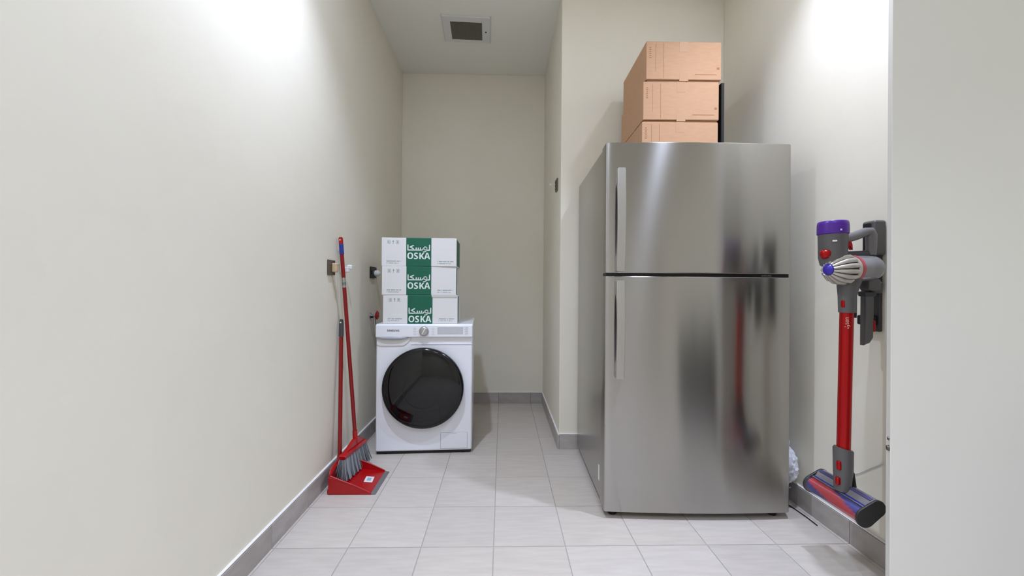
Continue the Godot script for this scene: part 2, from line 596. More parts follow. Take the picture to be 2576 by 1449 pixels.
# ---------------------------------------------------------------- fridge
func make_fridge() -> void:
	var t := thing("fridge", "tall stainless steel fridge with a freezer door above the lower door", "fridge", Vector3(0.922, 0, -1.894), -0.022)
	var w := 0.874
	part(t, "body", mb().at(Vector3(0, 0.9, -0.345)).rbox(Vector3(w - 0.012, 1.73, 0.69), 0.006, 2), M.fridge_side, "smooth steel-grey cabinet")
	part(t, "base_plate", mb().at(Vector3(0, 0.03, -0.36)).rbox(Vector3(w - 0.06, 0.03, 0.62), 0.004, 1), M.black)
	for s in [-1, 1]:
		part(t, "foot", mb().at(Vector3(s * 0.385, 0.0, 0.03)).lathe([Vector2(0, 0), Vector2(0.02, 0), Vector2(0.022, 0.004), Vector2(0.022, 0.016), Vector2(0.012, 0.018), Vector2(0.012, 0.045), Vector2(0, 0.045)], 18), M.black)
		part(t, "foot", mb().at(Vector3(s * 0.385, 0.0, -0.62)).lathe([Vector2(0, 0), Vector2(0.02, 0), Vector2(0.022, 0.016), Vector2(0.012, 0.045), Vector2(0, 0.045)], 18), M.black)
	# doors: plan outline with a shallow bow
	var plan := PackedVector2Array()
	plan.append(Vector2(-w / 2, 0.002))
	for k in 5:
		var a := PI - PI / 2 * k / 4.0
		plan.append(Vector2(-w / 2 + 0.009 + 0.009 * cos(a), 0.072 + 0.009 * sin(a)))
	for k in range(1, 24):
		var x := lerpf(-w / 2 + 0.009, w / 2 - 0.009, k / 24.0)
		var q := 2.0 * x / (w - 0.018)
		plan.append(Vector2(x, 0.081 + 0.014 * (1.0 - q * q)))
	for k in 5:
		var a := PI / 2 - PI / 2 * k / 4.0
		plan.append(Vector2(w / 2 - 0.009 + 0.009 * cos(a), 0.072 + 0.009 * sin(a)))
	plan.append(Vector2(w / 2, 0.002))
	for q in [["upper_door", 1.154, 1.768, 1.160, 1.640], ["lower_door", 0.031, 1.138, 0.662, 1.118]]:
		var d := part(t, q[0], mb().at(Vector3.ZERO, PLAN).prism(plan, q[1], q[2], 0.004), M.steel, "bowed brushed steel door")
		var poly := PackedVector2Array()
		var y0: float = q[3]
		var y1: float = q[4]
		var z0 := 0.080
		for k in 13:
			var f := k / 12.0
			poly.append(Vector2(z0 + 0.034 + 0.010 * sin(PI * f), lerpf(y0, y1, f)))
		poly.append(Vector2(z0, y1))
		poly.append(Vector2(z0, y1 - 0.06))
		for k in 11:
			var f := 1.0 - (k + 1.0) / 12.0
			poly.append(Vector2(z0 + 0.002 + 0.026 * pow(sin(PI * clampf(f, 0.0, 1.0)), 0.5), lerpf(y0 + 0.06, y1 - 0.06, f)))
		poly.append(Vector2(z0, y0 + 0.06))
		poly.append(Vector2(z0, y0))
		part(d, "handle", mb().at(Vector3(-0.372, 0, 0), SIDE).prism(poly, -0.0185, 0.0185, 0.003), M.steel_handle, "flat brushed metal bar handle")
	part(t, "gasket", mb().at(Vector3(0, 1.146, 0.04)).rbox(Vector3(w - 0.012, 0.0165, 0.070), 0.002, 1), M.black, "black gap between the doors")
	part(t, "hinge_cover", mb().at(Vector3(0.39, 1.772, -0.02)).rbox(Vector3(0.07, 0.02, 0.08), 0.004, 2), M.dark_grey)
	part(t, "sticker", mb().at(Vector3(-w / 2 + 0.0055, 0.155, -0.05)).rbox(Vector3(0.0014, 0.075, 0.022), 0.0003, 1), M.white_plastic, "small white sticker")
	part(t, "lettering", text_mesh("SAMSUNG", 0.0075), M.silver).transform = Transform3D(Basis.IDENTITY, Vector3(0.325, 1.146, 0.0755))


# ---------------------------------------------------------------- cartons on the fridge
func make_cartons() -> void:
	var where := ["topmost of the stack", "in the middle of the stack", "lowest of the stack"]
	var rows := [[1627, 1815, 103], [1621, 1810, 206], [1618, 1808, 306]]
	var y := 1.766
	for k in [2, 1, 0]:
		var a := at(rows[k][0], 230, 2.085)
		var b := at(rows[k][1], 230, 2.085)
		var w := b.x - a.x
		var depth := 0.42
		var t := thing("carton", "brown cardboard carton on the steel fridge, " + where[k], "carton", Vector3((a.x + b.x) / 2, y, -2.085 - depth / 2), [-0.014, -0.024, -0.02][k], "brown cartons stacked on the fridge")
		part(t, "bottom_flap", mb().at(Vector3(0, 0.006, 0)).rbox(Vector3(w - 0.012, 0.012, depth - 0.012), 0.004, 2), M.card_base)
		part(t, "body", mb().at(Vector3(0, 0.114, 0)).rbox(Vector3(w, 0.204, depth), 0.004, 2), M.card)
		for s in [-1, 1]:
			part(t, "top_flap", mb().at(Vector3(s * (w / 4), 0.2165, 0)).rbox(Vector3(w / 2 - 0.003, 0.003, depth - 0.002), 0.001, 1), M.card)
		part(t, "tape", mb().at(Vector3(0, 0.19, 0)).rbox(Vector3(0.048, 0.0566, depth + 0.0012), 0.0006, 1), M.tape, "clear packing tape")
		part(t, "tape", mb().at(Vector3(0, 0.024, 0)).rbox(Vector3(0.048, 0.04, depth + 0.0012), 0.0006, 1), M.tape, "clear packing tape")
		# printed fold line and small print on the front
		var p := mb()
		var zf := depth / 2 + 0.0004
		p.at(Vector3(-w / 2 + 0.095, 0.114, zf)).rbox(Vector3(0.0012, 0.19, 0.0006), 0.0002, 1)
		p.at(Vector3(-w / 2 + 0.052, 0.13, zf)).rbox(Vector3(0.001, 0.15, 0.0006), 0.0002, 1)
		p.at(Vector3(w / 2 - 0.085, 0.04, zf)).rbox(Vector3(0.12, 0.0022, 0.0006), 0.0002, 1)
		p.at(Vector3(w / 2 - 0.018, 0.075, zf)).rbox(Vector3(0.014, 0.01, 0.0006), 0.0002, 1)
		for j in 6:
			p.at(Vector3(-w / 2 + 0.022, 0.13 + j * 0.011, zf)).rbox(Vector3(0.011 - 0.002 * (j % 2), 0.0032, 0.0006), 0.0002, 1)
		part(t, "printed_marks", p, M.card_print, "faint brown print").set_meta("kind", "stuff")
		y += 0.218
	var bp := at(1815, 300, 2.105)
	var t := thing("black_board", "thin upright black board standing beside the brown cartons", "board", Vector3(bp.x + 0.004, 1.766, -2.27))
	part(t, "panel", mb().at(Vector3(0, 0.222, 0)).rbox(Vector3(0.018, 0.444, 0.34), 0.003, 2), M.black)
	part(t, "edge_strip", mb().at(Vector3(0, 0.222, 0.1705)).rbox(Vector3(0.012, 0.44, 0.003), 0.001, 1), M.black)


# ---------------------------------------------------------------- washing machine
func make_washer() -> void:
	var fl := Vector3(-0.805, 0, -2.516)
	var fr := Vector3(-0.196, 0, -2.549)
	var mid := (fl + fr) / 2.0
	var dir := (fr - fl).normalized()
	var turn := atan2(-dir.z, dir.x)
	var t := thing("washing_machine", "white front-loading washing machine with a round black glass door", "washer", mid, turn)
	var w := 0.616
	var h := 0.838
	part(t, "body", mb().at(Vector3(0, 0.02 + (h - 0.02) / 2, -0.30)).rbox(Vector3(w, h - 0.02, 0.58), 0.012, 3), M.white_gloss)
	part(t, "plinth", mb().at(Vector3(0, 0.016, -0.29)).rbox(Vector3(w - 0.012, 0.022, 0.54), 0.003, 1), M.black)
	for sx in [-1, 1]:
		for sz in [-0.05, -0.53]:
			part(t, "foot", mb().at(Vector3(sx * 0.25, 0, sz)).lathe([Vector2(0, 0), Vector2(0.022, 0), Vector2(0.024, 0.006), Vector2(0.01, 0.01), Vector2(0, 0.01)], 16), M.black)
	part(t, "top_lid", mb().at(Vector3(0, h - 0.004, -0.305)).rbox(Vector3(w + 0.004, 0.018, 0.585), 0.006, 2), M.white_gloss)
	# control panel: a band that stands proud over the front
	var cp := part(t, "control_panel", mb().at(Vector3(0, h - 0.040, -0.006)).rbox(Vector3(w, 0.079, 0.026), 0.006, 3), M.white_gloss)
	var zf := 0.0075
	part(cp, "dial", mb().at(Vector3(-0.003, h - 0.040, zf - 0.001), ALONG_Z).lathe([Vector2(0.031, 0), Vector2(0.031, 0.006), Vector2(0.028, 0.014), Vector2(0.024, 0.017), Vector2(0.0, 0.0175)], 40), M.silver, "round silver programme dial")
	part(cp, "dial_grip", mb().at(Vector3(-0.003, h - 0.040, zf + 0.0175), Basis(Vector3.BACK, -0.5)).rbox(Vector3(0.007, 0.046, 0.004), 0.002, 2), M.white_plastic)
	part(cp, "display", mb().at(Vector3(0.165, h - 0.036, zf - 0.0005)).rbox(Vector3(0.165, 0.046, 0.003), 0.001, 1), M.display, "pale grey display")
	for k in 4:
		part(cp, "button", mb().at(Vector3(0.268, h - 0.018 - 0.0125 * k, zf)).rbox(Vector3(0.022, 0.006, 0.002), 0.0008, 1), M.display)
	var marks := mb()
	for k in 5:
		for s in [-1, 1]:
			marks.at(Vector3(-0.003 + s * 0.058, h - 0.020 - 0.0105 * k, zf)).rbox(Vector3(0.018, 0.0014, 0.0012), 0.0003, 1)
	part(cp, "programme_marks", marks, mat(Color(0.72, 0.73, 0.76), 0.5)).set_meta("kind", "stuff")
	part(cp, "lettering", text_mesh("SAMSUNG", 0.0115, true), M.ink).position = Vector3(-0.197, h - 0.036, zf)
	# detergent drawer with a curved finger pull
	var dp := PackedVector2Array()
	dp.append(Vector2(-w / 2 + 0.004, -0.002))
	dp.append(Vector2(-0.085, -0.002))
	for k in 9:
		var f := k / 8.0
		dp.append(Vector2(-0.085 - 0.06 * f, -0.010 - 0.044 * sin(f * PI / 2)))
	dp.append(Vector2(-w / 2 + 0.03, -0.056))
	dp.append(Vector2(-w / 2 + 0.004, -0.045))
	part(t, "detergent_drawer", mb().at(Vector3(0, h - 0.082, -0.006)).prism(dp, -0.008, 0.001, 0.002), M.white_plastic)
	part(t, "drawer_pull", mb().at(Vector3(-0.205, h - 0.084, 0.0), ALONG_X).lathe([Vector2(0, -0.098), Vector2(0.004, -0.096), Vector2(0.012, -0.05), Vector2(0.014, 0.0), Vector2(0.012, 0.05), Vector2(0.004, 0.096), Vector2(0, 0.098)], 18, 80), mat(Color(0.70, 0.71, 0.74), 0.35))
	part(t, "front_step", mb().at(Vector3(0.11, h - 0.126, -0.0085)).rbox(Vector3(w / 2 + 0.085, 0.0035, 0.003), 0.001, 1), M.white_gloss)
	# door
	var dc := Vector3(-0.004, h - 0.404, -0.010)
	var dr := part(t, "door_rim", mb().at(dc, ALONG_Z).lathe([Vector2(0.238, 0.0), Vector2(0.250, 0.004), Vector2(0.259, 0.018), Vector2(0.259, 0.034), Vector2(0.254, 0.044), Vector2(0.244, 0.049), Vector2(0.236, 0.049)], 72, 50), M.black_gloss, "glossy black ring")
	part(dr, "door_glass", mb().at(dc, ALONG_Z).lathe([Vector2(0.240, 0.046), Vector2(0.225, 0.052), Vector2(0.19, 0.059), Vector2(0.14, 0.065), Vector2(0.08, 0.069), Vector2(0.03, 0.0705), Vector2(0.0, 0.071)].map(func(q): return q), 72, 60), M.door_glass, "domed dark glass")
	part(dr, "glass_ring", mb().at(dc, ALONG_Z).lathe([Vector2(0.118, 0.066), Vector2(0.118, 0.0682), Vector2(0.121, 0.0682), Vector2(0.121, 0.066)], 64), M.black_gloss)
	# filter flap
	var fp := part(t, "filter_flap", mb().at(Vector3(0.193, 0.085, -0.0095)).rbox(Vector3(0.170, 0.100, 0.004), 0.0015, 2), M.white_gloss)
	part(fp, "groove", mb().at(Vector3(0.193, 0.085, -0.0100)).rbox(Vector3(0.1735, 0.1035, 0.0012), 0.0003, 1), mat(Color(0.62, 0.63, 0.66), 0.6))
	part(fp, "flap_notch", mb().at(Vector3(0.193, 0.131, -0.0076)).rbox(Vector3(0.034, 0.0035, 0.001), 0.0003, 1), M.display)


# ---------------------------------------------------------------- white and green boxes
func make_bottle_boxes() -> void:
	var turn := atan2(0.033, 0.609)
	var spec := [[964.5, 1151, "lowest of the stack", 0.06, 0.012], [961.5, 1147, "in the middle of the stack", 0.035, 0.0], [959.5, 1147.5, "topmost of the stack", 0.03, 0.0]]
	var y := 0.843
	for k in 3:
		var s: Array = spec[k]
		var a := at(s[0], 720, 2.545)
		var b := at(s[1], 720, 2.545)
		var w := b.x - a.x
		var h := 0.1865
		var dep := 0.31
		var mid := Vector3((a.x + b.x) / 2, y, -2.548)
		var rot: float = turn + [0.0, 0.015, -0.02][k]
		mid -= Basis(Vector3.UP, rot).z * dep / 2
		var t := thing("bottle_box", "white carton with a green band on the washing machine, " + s[2], "carton", mid, rot, "white and green cartons on the washing machine")
		part(t, "body", mb().at(Vector3(0, h / 2 - 0.0004, 0)).rbox(Vector3(w, h - 0.0008, dep), 0.004, 2), M.box_white)
		var bw := w * 0.345
		var bx := -0.003
		var gb := part(t, "green_band", mb().at(Vector3(bx, h / 2 - 0.0004, 0)).rbox(Vector3(bw, h - 0.0004, dep + 0.0008), 0.0042, 2), M.box_green, "dark green printed band")
		var zf := dep / 2 + 0.0009
		var off: float = [-0.034, -0.004, 0.003][k]
		# the word in Arabic letters above the word in Latin letters
		var cw := bw * 0.88
		var q := cw / 29.0
		var o := Vector2(bx - cw / 2, h * 0.5 + off + 0.006)
		var lt := mb()
		for line in [[0.7, 7.2, 0.7, 0.8, 18.5, 0.8], [7.6, 6.6, 3.6, 4.6, 7.4, 2.6, 7.9, 0.8], [11.2, 0.8, 11.2, 3.6], [13.9, 0.8, 13.9, 3.4], [16.6, 0.8, 16.6, 3.6], [18.5, 0.8, 19.6, 2.2], [28.2, 7.2, 28.2, 0.8, 24.5, 0.8]]:
			var pts := []
			for j in range(0, line.size(), 2):
				pts.append(o + Vector2(line[j], line[j + 1]) * q)
			lt.stroke(pts, q * 1.45, zf)
		var loop := []
		for j in 13:
			var an := TAU * j / 12.0
			loop.append(o + Vector2(22.8 + 2.0 * cos(an), 3.0 + 1.9 * sin(an)) * q)
		lt.stroke(loop, q * 1.4, zf)
		lt.stroke([o + Vector2(24.7, 2.6) * q, o + Vector2(24.2, 0.2) * q, o + Vector2(22.6, -1.2) * q, o + Vector2(20.6, -1.6) * q], q * 1.4, zf)
		part(gb, "lettering", lt, M.box_letter, "white lettering")
		var ot := part(gb, "lettering", text_mesh("OSKA", 0.043, true), M.box_letter, "white lettering")
		var box: AABB = ot.mesh.get_aabb()
		var sc := cw / box.size.x
		ot.transform = Transform3D(Basis.from_scale(Vector3(sc, sc * 0.98, 1)), Vector3(bx - sc * (box.position.x + box.size.x / 2), h * 0.5 + off - 0.028 - sc * 0.98 * (box.position.y + box.size.y / 2), zf - 0.0005))
		# small print and handling marks
		var pm := mb()
		for j in 3:
			var c := Vector3(-w / 2 + 0.047 + 0.027 * j, h - 0.03, zf - 0.0004)
			if j == 1:
				pm.at(c + Vector3(0, 0.004, 0)).rbox(Vector3(0.008, 0.010, 0.0006), 0.0002, 1)
				pm.at(c + Vector3(0, -0.007, 0)).rbox(Vector3(0.002, 0.010, 0.0006), 0.0002, 1)
				pm.at(c + Vector3(0, -0.0115, 0)).rbox(Vector3(0.008, 0.0015, 0.0006), 0.0002, 1)
			else:
				for e in [[-0.008, 0, 0.0018, 0.022], [0.008, 0, 0.0018, 0.022], [0, 0.010, 0.016, 0.0018], [0, -0.010, 0.016, 0.0018], [0, 0.0, 0.006, 0.011]]:
					pm.at(c + Vector3(e[0], e[1], 0)).rbox(Vector3(e[2], e[3], 0.0006), 0.0002, 1)
		part(t, "handling_marks", pm, M.ink_green, "grey handling symbols").set_meta("kind", "stuff")
		var sp := mb()
		var rng := RandomNumberGenerator.new()
		rng.seed = 50 + k
		for row in 2:
			for sd in 2:
				var x := (-w / 2 + 0.032) if sd == 0 else (w / 2 - 0.122)
				var end := x + (0.088 if sd == 0 else 0.098) - 0.012 * row
				while x < end:
					var l := rng.randf_range(0.002, 0.005)
					sp.at(Vector3(x + l / 2, 0.033 - 0.013 * row, zf - 0.0004)).rbox(Vector3(l, 0.0055 - 0.0015 * row, 0.0006), 0.0002, 1)
					x += l + (0.0012 if rng.randf() < 0.8 else 0.006)
		part(t, "small_print", sp, M.ink_green, "grey small print").set_meta("kind", "stuff")
		# green panel on the side
		part(t, "side_panel", mb().at(Vector3(w / 2 - 0.0002, h / 2 - 0.0004, dep * (0.5 - 0.05) - [0.09, 0.09, 0.24][k] / 2)).rbox(Vector3(0.0016, h - 0.014, [0.09, 0.09, 0.24][k]), 0.0004, 1), M.box_green, "dark green printed side")
		if k == 0:
			part(t, "loose_flap", mb().at(Vector3(w * 0.32, h - 0.006, dep / 2 + 0.004), Basis(Vector3.RIGHT, 0.3)).rbox(Vector3(w * 0.34, 0.016, 0.002), 0.0006, 1), M.box_white)
		y += h


# ---------------------------------------------------------------- vacuum cleaner
func make_vacuum() -> void:
	var D := 1.47
	var P0 := Vector3(at(2122, 1000, D).x, 0.0, -D)
	var V := func(px: float, py: float, dz := 0.0) -> Vector3: return at(px, py, D) + Vector3(0, 0, dz) - P0
	var s := at(2123, 724, D).distance_to(at(2122, 724, D))
	# wall dock
	var dk := thing("vacuum_dock", "grey plastic charging dock screwed to the wall behind the vacuum", "dock", Vector3(RIGHT, 0.9, -1.513))
	var dy: float = at(2200, 597, 1.484).y - 0.9
	part(dk, "back_plate", mb().at(Vector3(-0.007, dy - 0.19, -0.006)).rbox(Vector3(0.014, 0.36, 0.040), 0.005, 2), M.dark_grey)
	part(dk, "cradle", mb().at(Vector3(-0.024, dy, 0.0)).rbox(Vector3(0.048, 0.138, 0.058), 0.010, 3), M.vac_grey)
	part(dk, "cradle_slot", mb().at(Vector3(-0.046, dy + 0.004, -0.004)).rbox(Vector3(0.010, 0.112, 0.036), 0.004, 2), M.black)
	part(dk, "tool_holder", mb().at(Vector3(-0.036, dy - 0.195, 0.004)).rbox(Vector3(0.052, 0.048, 0.046), 0.008, 2), M.vac_grey)
	part(dk, "lower_clip", mb().at(Vector3(-0.034, dy - 0.325, -0.014)).rbox(Vector3(0.056, 0.038, 0.040), 0.006, 2), M.black)
	# spare tool hanging in the dock
	var tool := thing("crevice_tool", "grey flat crevice tool clipped under the vacuum dock", "tool", Vector3(at(2181, 800, 1.49).x, at(2183, 868, 1.49).y, -1.49))
	var top: float = at(2183, 742, 1.49).y - tool.position.y
	part(tool, "nozzle", mb().at(Vector3.ZERO, Basis.IDENTITY).prism(V2([-0.020, 0.0, 0.004, 0.010, 0.017, 0.030, 0.020, top, -0.019, top]), -0.013, 0.013, 0.005), M.vac_grey)
	part(tool, "collar", mb().at(Vector3(0, top + 0.004, 0)).rbox(Vector3(0.046, 0.02, 0.036), 0.006, 2), M.dark_grey)
	part(tool, "release_button", mb().at(Vector3(0.017, 0.075, 0.006)).rbox(Vector3(0.012, 0.045, 0.016), 0.004, 2), M.vac_red, "red catch")
	# the cleaner itself
	var t := thing("cordless_vacuum", "cordless stick vacuum cleaner with a red wand and purple top", "vacuum", P0)
	# motor and filter: a short upright drum
	var fx: Vector3 = V.call(2095, 595)
	var r := 31.0 * s
	var y0: float = V.call(2095, 648).y
	var y1: float = V.call(2095, 591).y
	var y2: float = V.call(2095, 558).y
	var ax := Vector3(fx.x, 0, 0.0)
	part(t, "motor_housing", mb().at(ax).lathe([Vector2(0, y0 - 0.03), Vector2(r * 0.8, y0 - 0.03), Vector2(r * 0.93, y0), Vector2(r * 0.96, y1), Vector2(0, y1)], 36), M.vac_grey)
	var cap := part(t, "filter_cap", mb().at(ax).lathe([Vector2(r * 0.96, y1), Vector2(r * 1.03, y1 + 0.003), Vector2(r * 1.02, y2 - 0.012), Vector2(r * 0.99, y2 - 0.003), Vector2(r * 0.94, y2), Vector2(r * 0.80, y2), Vector2(r * 0.78, y2 - 0.006), Vector2(0, y2 - 0.008)], 36), M.vac_purple, "purple filter cap")
	part(cap, "lock_mark", mb().at(Vector3(fx.x - 0.01, (y1 + y2) / 2 - 0.012, r * 1.01)).rbox(Vector3(0.006, 0.006, 0.003), 0.001, 1), M.white_plastic)
	part(t, "power_mark", mb().at(Vector3(fx.x - 0.028, y1 - 0.028, r * 0.86), Basis(Vector3.UP, -0.6)).rbox(Vector3(0.014, 0.006, 0.003), 0.001, 1), M.white_plastic)
	part(t, "release_button", mb().at(V.call(2071, 641, 0.012)).lathe([Vector2(0, -0.018), Vector2(0.012, -0.015), Vector2(0.019, -0.004), Vector2(0.020, 0.008), Vector2(0.016, 0.016), Vector2(0, 0.018)], 20, 70), M.vac_red, "red catch")
	# cyclones and bin, lying level with the bin end at the wall
	var c0: Vector3 = V.call(2071, 679, 0.022)
	var c1: Vector3 = V.call(2203, 674, -0.014)
	var axis := (c1 - c0).normalized()
	var b := Basis(axis.cross(Vector3.UP).normalized() * -1.0, axis, Vector3.ZERO)
	b.z = b.x.cross(b.y)
	var R := 35.0 * s
	var len := c0.distance_to(c1)
	part(t, "cyclone_core", mb().at(c0, b).lathe([Vector2(0, 0.004), Vector2(R * 0.42, 0.004), Vector2(R * 0.72, len * 0.18), Vector2(R * 0.86, len * 0.33), Vector2(R * 0.86, len * 0.48), Vector2(0, len * 0.48)], 36, 60), M.dark_grey)
	for k in 15:
		var an := TAU * k / 15.0
		var dir := Vector3(cos(an), 0, sin(an))
		var pts := [dir * R * 0.40 + Vector3(0, 0.001, 0), dir * R * 0.66 + Vector3(0, len * 0.09, 0), dir * R * 0.90 + Vector3(0, len * 0.20, 0), dir * R * 0.98 + Vector3(0, len * 0.32, 0), dir * R * 0.90 + Vector3(0, len * 0.40, 0)]
		part(t, "cyclone", mb().at(c0, b).tube(pts, [R * 0.075, R * 0.13, R * 0.17, R * 0.155, R * 0.10], 10), M.vac_silver, "silver cyclone cone")
	part(t, "blue_cap", mb().at(c0, b).lathe([Vector2(0, -0.010), Vector2(R * 0.26, -0.008), Vector2(R * 0.38, -0.001), Vector2(R * 0.40, 0.006), Vector2(0, 0.006)], 28, 60), M.vac_blue, "round blue cap")
	part(t, "collar_ring", mb().at(c0, b).lathe([Vector2(R * 0.84, len * 0.40), Vector2(R * 0.93, len * 0.41), Vector2(R * 0.93, len * 0.47), Vector2(R * 0.84, len * 0.48)], 40), M.vac_silver)
	part(t, "seal_ring", mb().at(c0, b).lathe([Vector2(R * 0.84, len * 0.475), Vector2(R * 0.955, len * 0.48), Vector2(R * 0.955, len * 0.535), Vector2(R * 0.84, len * 0.54)], 40), M.pink, "dull red seal ring")
	part(t, "dust_bin", mb().at(c0, b).lathe([Vector2(R * 0.93, len * 0.53), Vector2(R * 0.93, len * 0.92), Vector2(R * 0.88, len * 0.975), Vector2(R * 0.70, len), Vector2(0, len * 1.005)], 40, 60), M.bin, "clear grey dust bin")
	part(t, "bin_shroud", mb().at(c0, b).lathe([Vector2(0, len * 0.48), Vector2(R * 0.66, len * 0.48), Vector2(R * 0.66, len * 0.84), Vector2(R * 0.5, len * 0.90), Vector2(0, len * 0.90)], 32), mat(Color(0.60, 0.59, 0.60), 0.4))
	# handle loop
	part(t, "handle", mb().tube([V.call(2118, 603), V.call(2150, 594), V.call(2176, 584), V.call(2188, 583), V.call(2192, 592), V.call(2192, 625), V.call(2190, 642)], [0.0145, 0.0150, 0.0150, 0.0165, 0.0165, 0.0155, 0.0155], 14, 1.15), M.vac_light, "grey hand grip")
	part(t, "handle_bar", mb().tube([V.call(2122, 642), V.call(2160, 640), V.call(2192, 640)], [0.010, 0.010, 0.012], 12, 1.4), M.dark_grey)
	part(t, "trigger", mb().at(V.call(2134, 618), Basis(Vector3.BACK, 0.3)).prism(V2([-0.012, 0.014, 0.012, 0.018, 0.013, 0.0, 0.008, -0.020, 0.003, -0.018, 0.0, -0.004, -0.012, -0.006]), -0.007, 0.007, 0.002), M.vac_red, "red trigger")
	part(t, "battery", mb().at(V.call(2192, 716, -0.006)).rbox(Vector3(0.046, 0.046, 0.05), 0.010, 3), M.vac_grey)
	# neck down to the wand
	var nk := mb()
	nk.tube([V.call(2137, 700), V.call(2133, 722), V.call(2131, 745), V.call(2131, 786)], [0.040, 0.034, 0.0285, 0.027], 24)
	var neck := part(t, "neck", nk, M.vac_grey)
	part(neck, "release_button", mb().at(V.call(2117, 764, 0.008)).rbox(Vector3(0.012, 0.030, 0.016), 0.005, 2), M.vac_red, "red catch")
	part(t, "duct", mb().tube([V.call(2160, 705, -0.02), V.call(2157, 740, -0.02), V.call(2157, 800, -0.02)], [0.017, 0.013, 0.012], 14), M.black)
	var wd := part(t, "wand", mb().tube([V.call(2130, 783), V.call(2122, 1133)], [0.0218, 0.0218], 28), M.vac_red, "shiny red metal wand")
	var lt := part(wd, "lettering", text_mesh("dyson", 0.012), M.vac_silver)
	lt.transform = Transform3D(Basis(Vector3.UP, -0.72) * Basis(Vector3.BACK, PI / 2), V.call(2130, 812) + Vector3(-0.0145, 0, 0.0166))
	# joint above the floor head
	var cn := mb()
	cn.tube([V.call(2122, 1127), V.call(2121, 1131), V.call(2121, 1185), V.call(2120, 1200), V.call(2119, 1232)], [0.029, 0.032, 0.031, 0.029, 0.027], 24)
	var cnn := part(t, "connector", cn, M.vac_grey)
	part(cnn, "release_button", mb().at(V.call(2104, 1167, 0.012)).rbox(Vector3(0.014, 0.036, 0.016), 0.005, 2), M.vac_red, "red catch")
	part(cnn, "release_button", mb().at(V.call(2102, 1206, 0.010)).rbox(Vector3(0.014, 0.030, 0.016), 0.005, 2), M.vac_red, "red catch")
	part(t, "swivel", mb().tube([V.call(2112, 1205, 0.0), V.call(2136, 1196, 0.0), V.call(2139, 1230, 0.0)], [0.024, 0.022, 0.020], 14), M.black)
	part(t, "swivel_pin", mb().at(V.call(2134, 1235, 0.026), ALONG_Z).lathe([Vector2(0, -0.006), Vector2(0.012, -0.006), Vector2(0.012, 0.004), Vector2(0, 0.006)], 18), M.vac_light)
	# soft roller head: lies along the wall
	var hl := 0.235
	var zc := -0.005
	var near: Vector3 = at(2174, 1305, D - hl / 2) - P0
	var far: Vector3 = at(2049, 1217, D + hl / 2) - P0
	var hc := (near + far) / 2.0
	hc.z = zc
	var rear := hc + Vector3(0.042, 0.030, 0)
	var rr := 0.0285
	var rl := mb()
	rl.at(hc, ALONG_Z)
	var steps := 24
	var segs := 36
	var grid := []
	for j in steps + 1:
		var row := []
		for k in segs + 1:
			var an := TAU * k / segs
			var ph := fposmod(an / TAU + j / float(steps) * 0.34 + 0.12, 1.0)
			rl.tint = Color(0.01, 0.01, 0.19) if ph < 0.24 or (ph >= 0.46 and ph < 0.72) else Color(0.48, 0.003, 0.01)
			row.append(rl.vert(Vector3(rr * cos(an), lerpf(-hl / 2 + 0.006, hl / 2 - 0.006, j / float(steps)), rr * sin(an)), Vector3(cos(an), 0, sin(an))))
		grid.append(row)
	for j in steps:
		for k in segs:
			rl.quad(grid[j][k], grid[j][k + 1], grid[j + 1][k + 1], grid[j + 1][k])
	part(t, "roller", rl, M.roller, "red and blue soft roller")
	var sh := PackedVector2Array()
	for k in 15:
		var an := deg_to_rad(100.0 + 190.0 * k / 14.0)
		sh.append(Vector2(hc.x + 0.0345 * cos(an), hc.y + 0.0345 * sin(an)))
	for k in range(14, -1, -1):
		var an := deg_to_rad(100.0 + 190.0 * k / 14.0)
		sh.append(Vector2(hc.x + 0.0325 * cos(an), hc.y + 0.0325 * sin(an)))
	part(t, "roller_window", mb().prism(sh, hc.z - hl / 2, hc.z + hl / 2, 0.0), M.clear, "clear roller cover")
	var hb := PackedVector2Array()
	for k in 13:
		var an := deg_to_rad(-60.0 + 190.0 * k / 12.0)
		hb.append(Vector2(rear.x + 0.030 * cos(an), rear.y + 0.030 * sin(an)))
	hb.append(Vector2(hc.x + 0.010, hc.y + 0.036))
	hb.append(Vector2(hc.x - 0.004, hc.y + 0.0345))
	hb.append(Vector2(hc.x + 0.012, hc.y + 0.020))
	hb.append(Vector2(hc.x + 0.030, hc.y - 0.012))
	part(t, "head_housing", mb().prism(hb, hc.z - hl / 2, hc.z + hl / 2, 0.002), M.vac_light, "grey head cover")
	part(t, "head_strip", mb().at(Vector3(rear.x - 0.012, rear.y + 0.0275, hc.z), Basis(Vector3.BACK, 0.42)).rbox(Vector3(0.014, 0.006, hl - 0.01), 0.002, 2), mat(Color(0.30, 0.28, 0.44), 0.3), "violet strip")
	part(t, "head_strip", mb().at(Vector3(hc.x + 0.006, hc.y + 0.0345, hc.z), Basis(Vector3.BACK, 0.2)).rbox(Vector3(0.008, 0.005, hl - 0.01), 0.002, 2), mat(Color(0.16, 0.16, 0.50), 0.3), "blue strip")
	var ec := PackedVector2Array()
	for k in 15:
		var an := deg_to_rad(120.0 + 200.0 * k / 14.0)
		ec.append(Vector2(hc.x + 0.036 * cos(an), hc.y + 0.036 * sin(an)))
	for k in 12:
		var an := deg_to_rad(-62.0 + 170.0 * k / 11.0)
		ec.append(Vector2(rear.x + 0.0315 * cos(an), rear.y + 0.0315 * sin(an)))
	for q in [-1, 1]:
		var z: float = hc.z + q * (hl / 2 + 0.003)
		part(t, "end_cap", mb().prism(ec, z - 0.004, z + 0.004, 0.002), mat(Color(0.16, 0.16, 0.16), 0.45), "dark end cap")


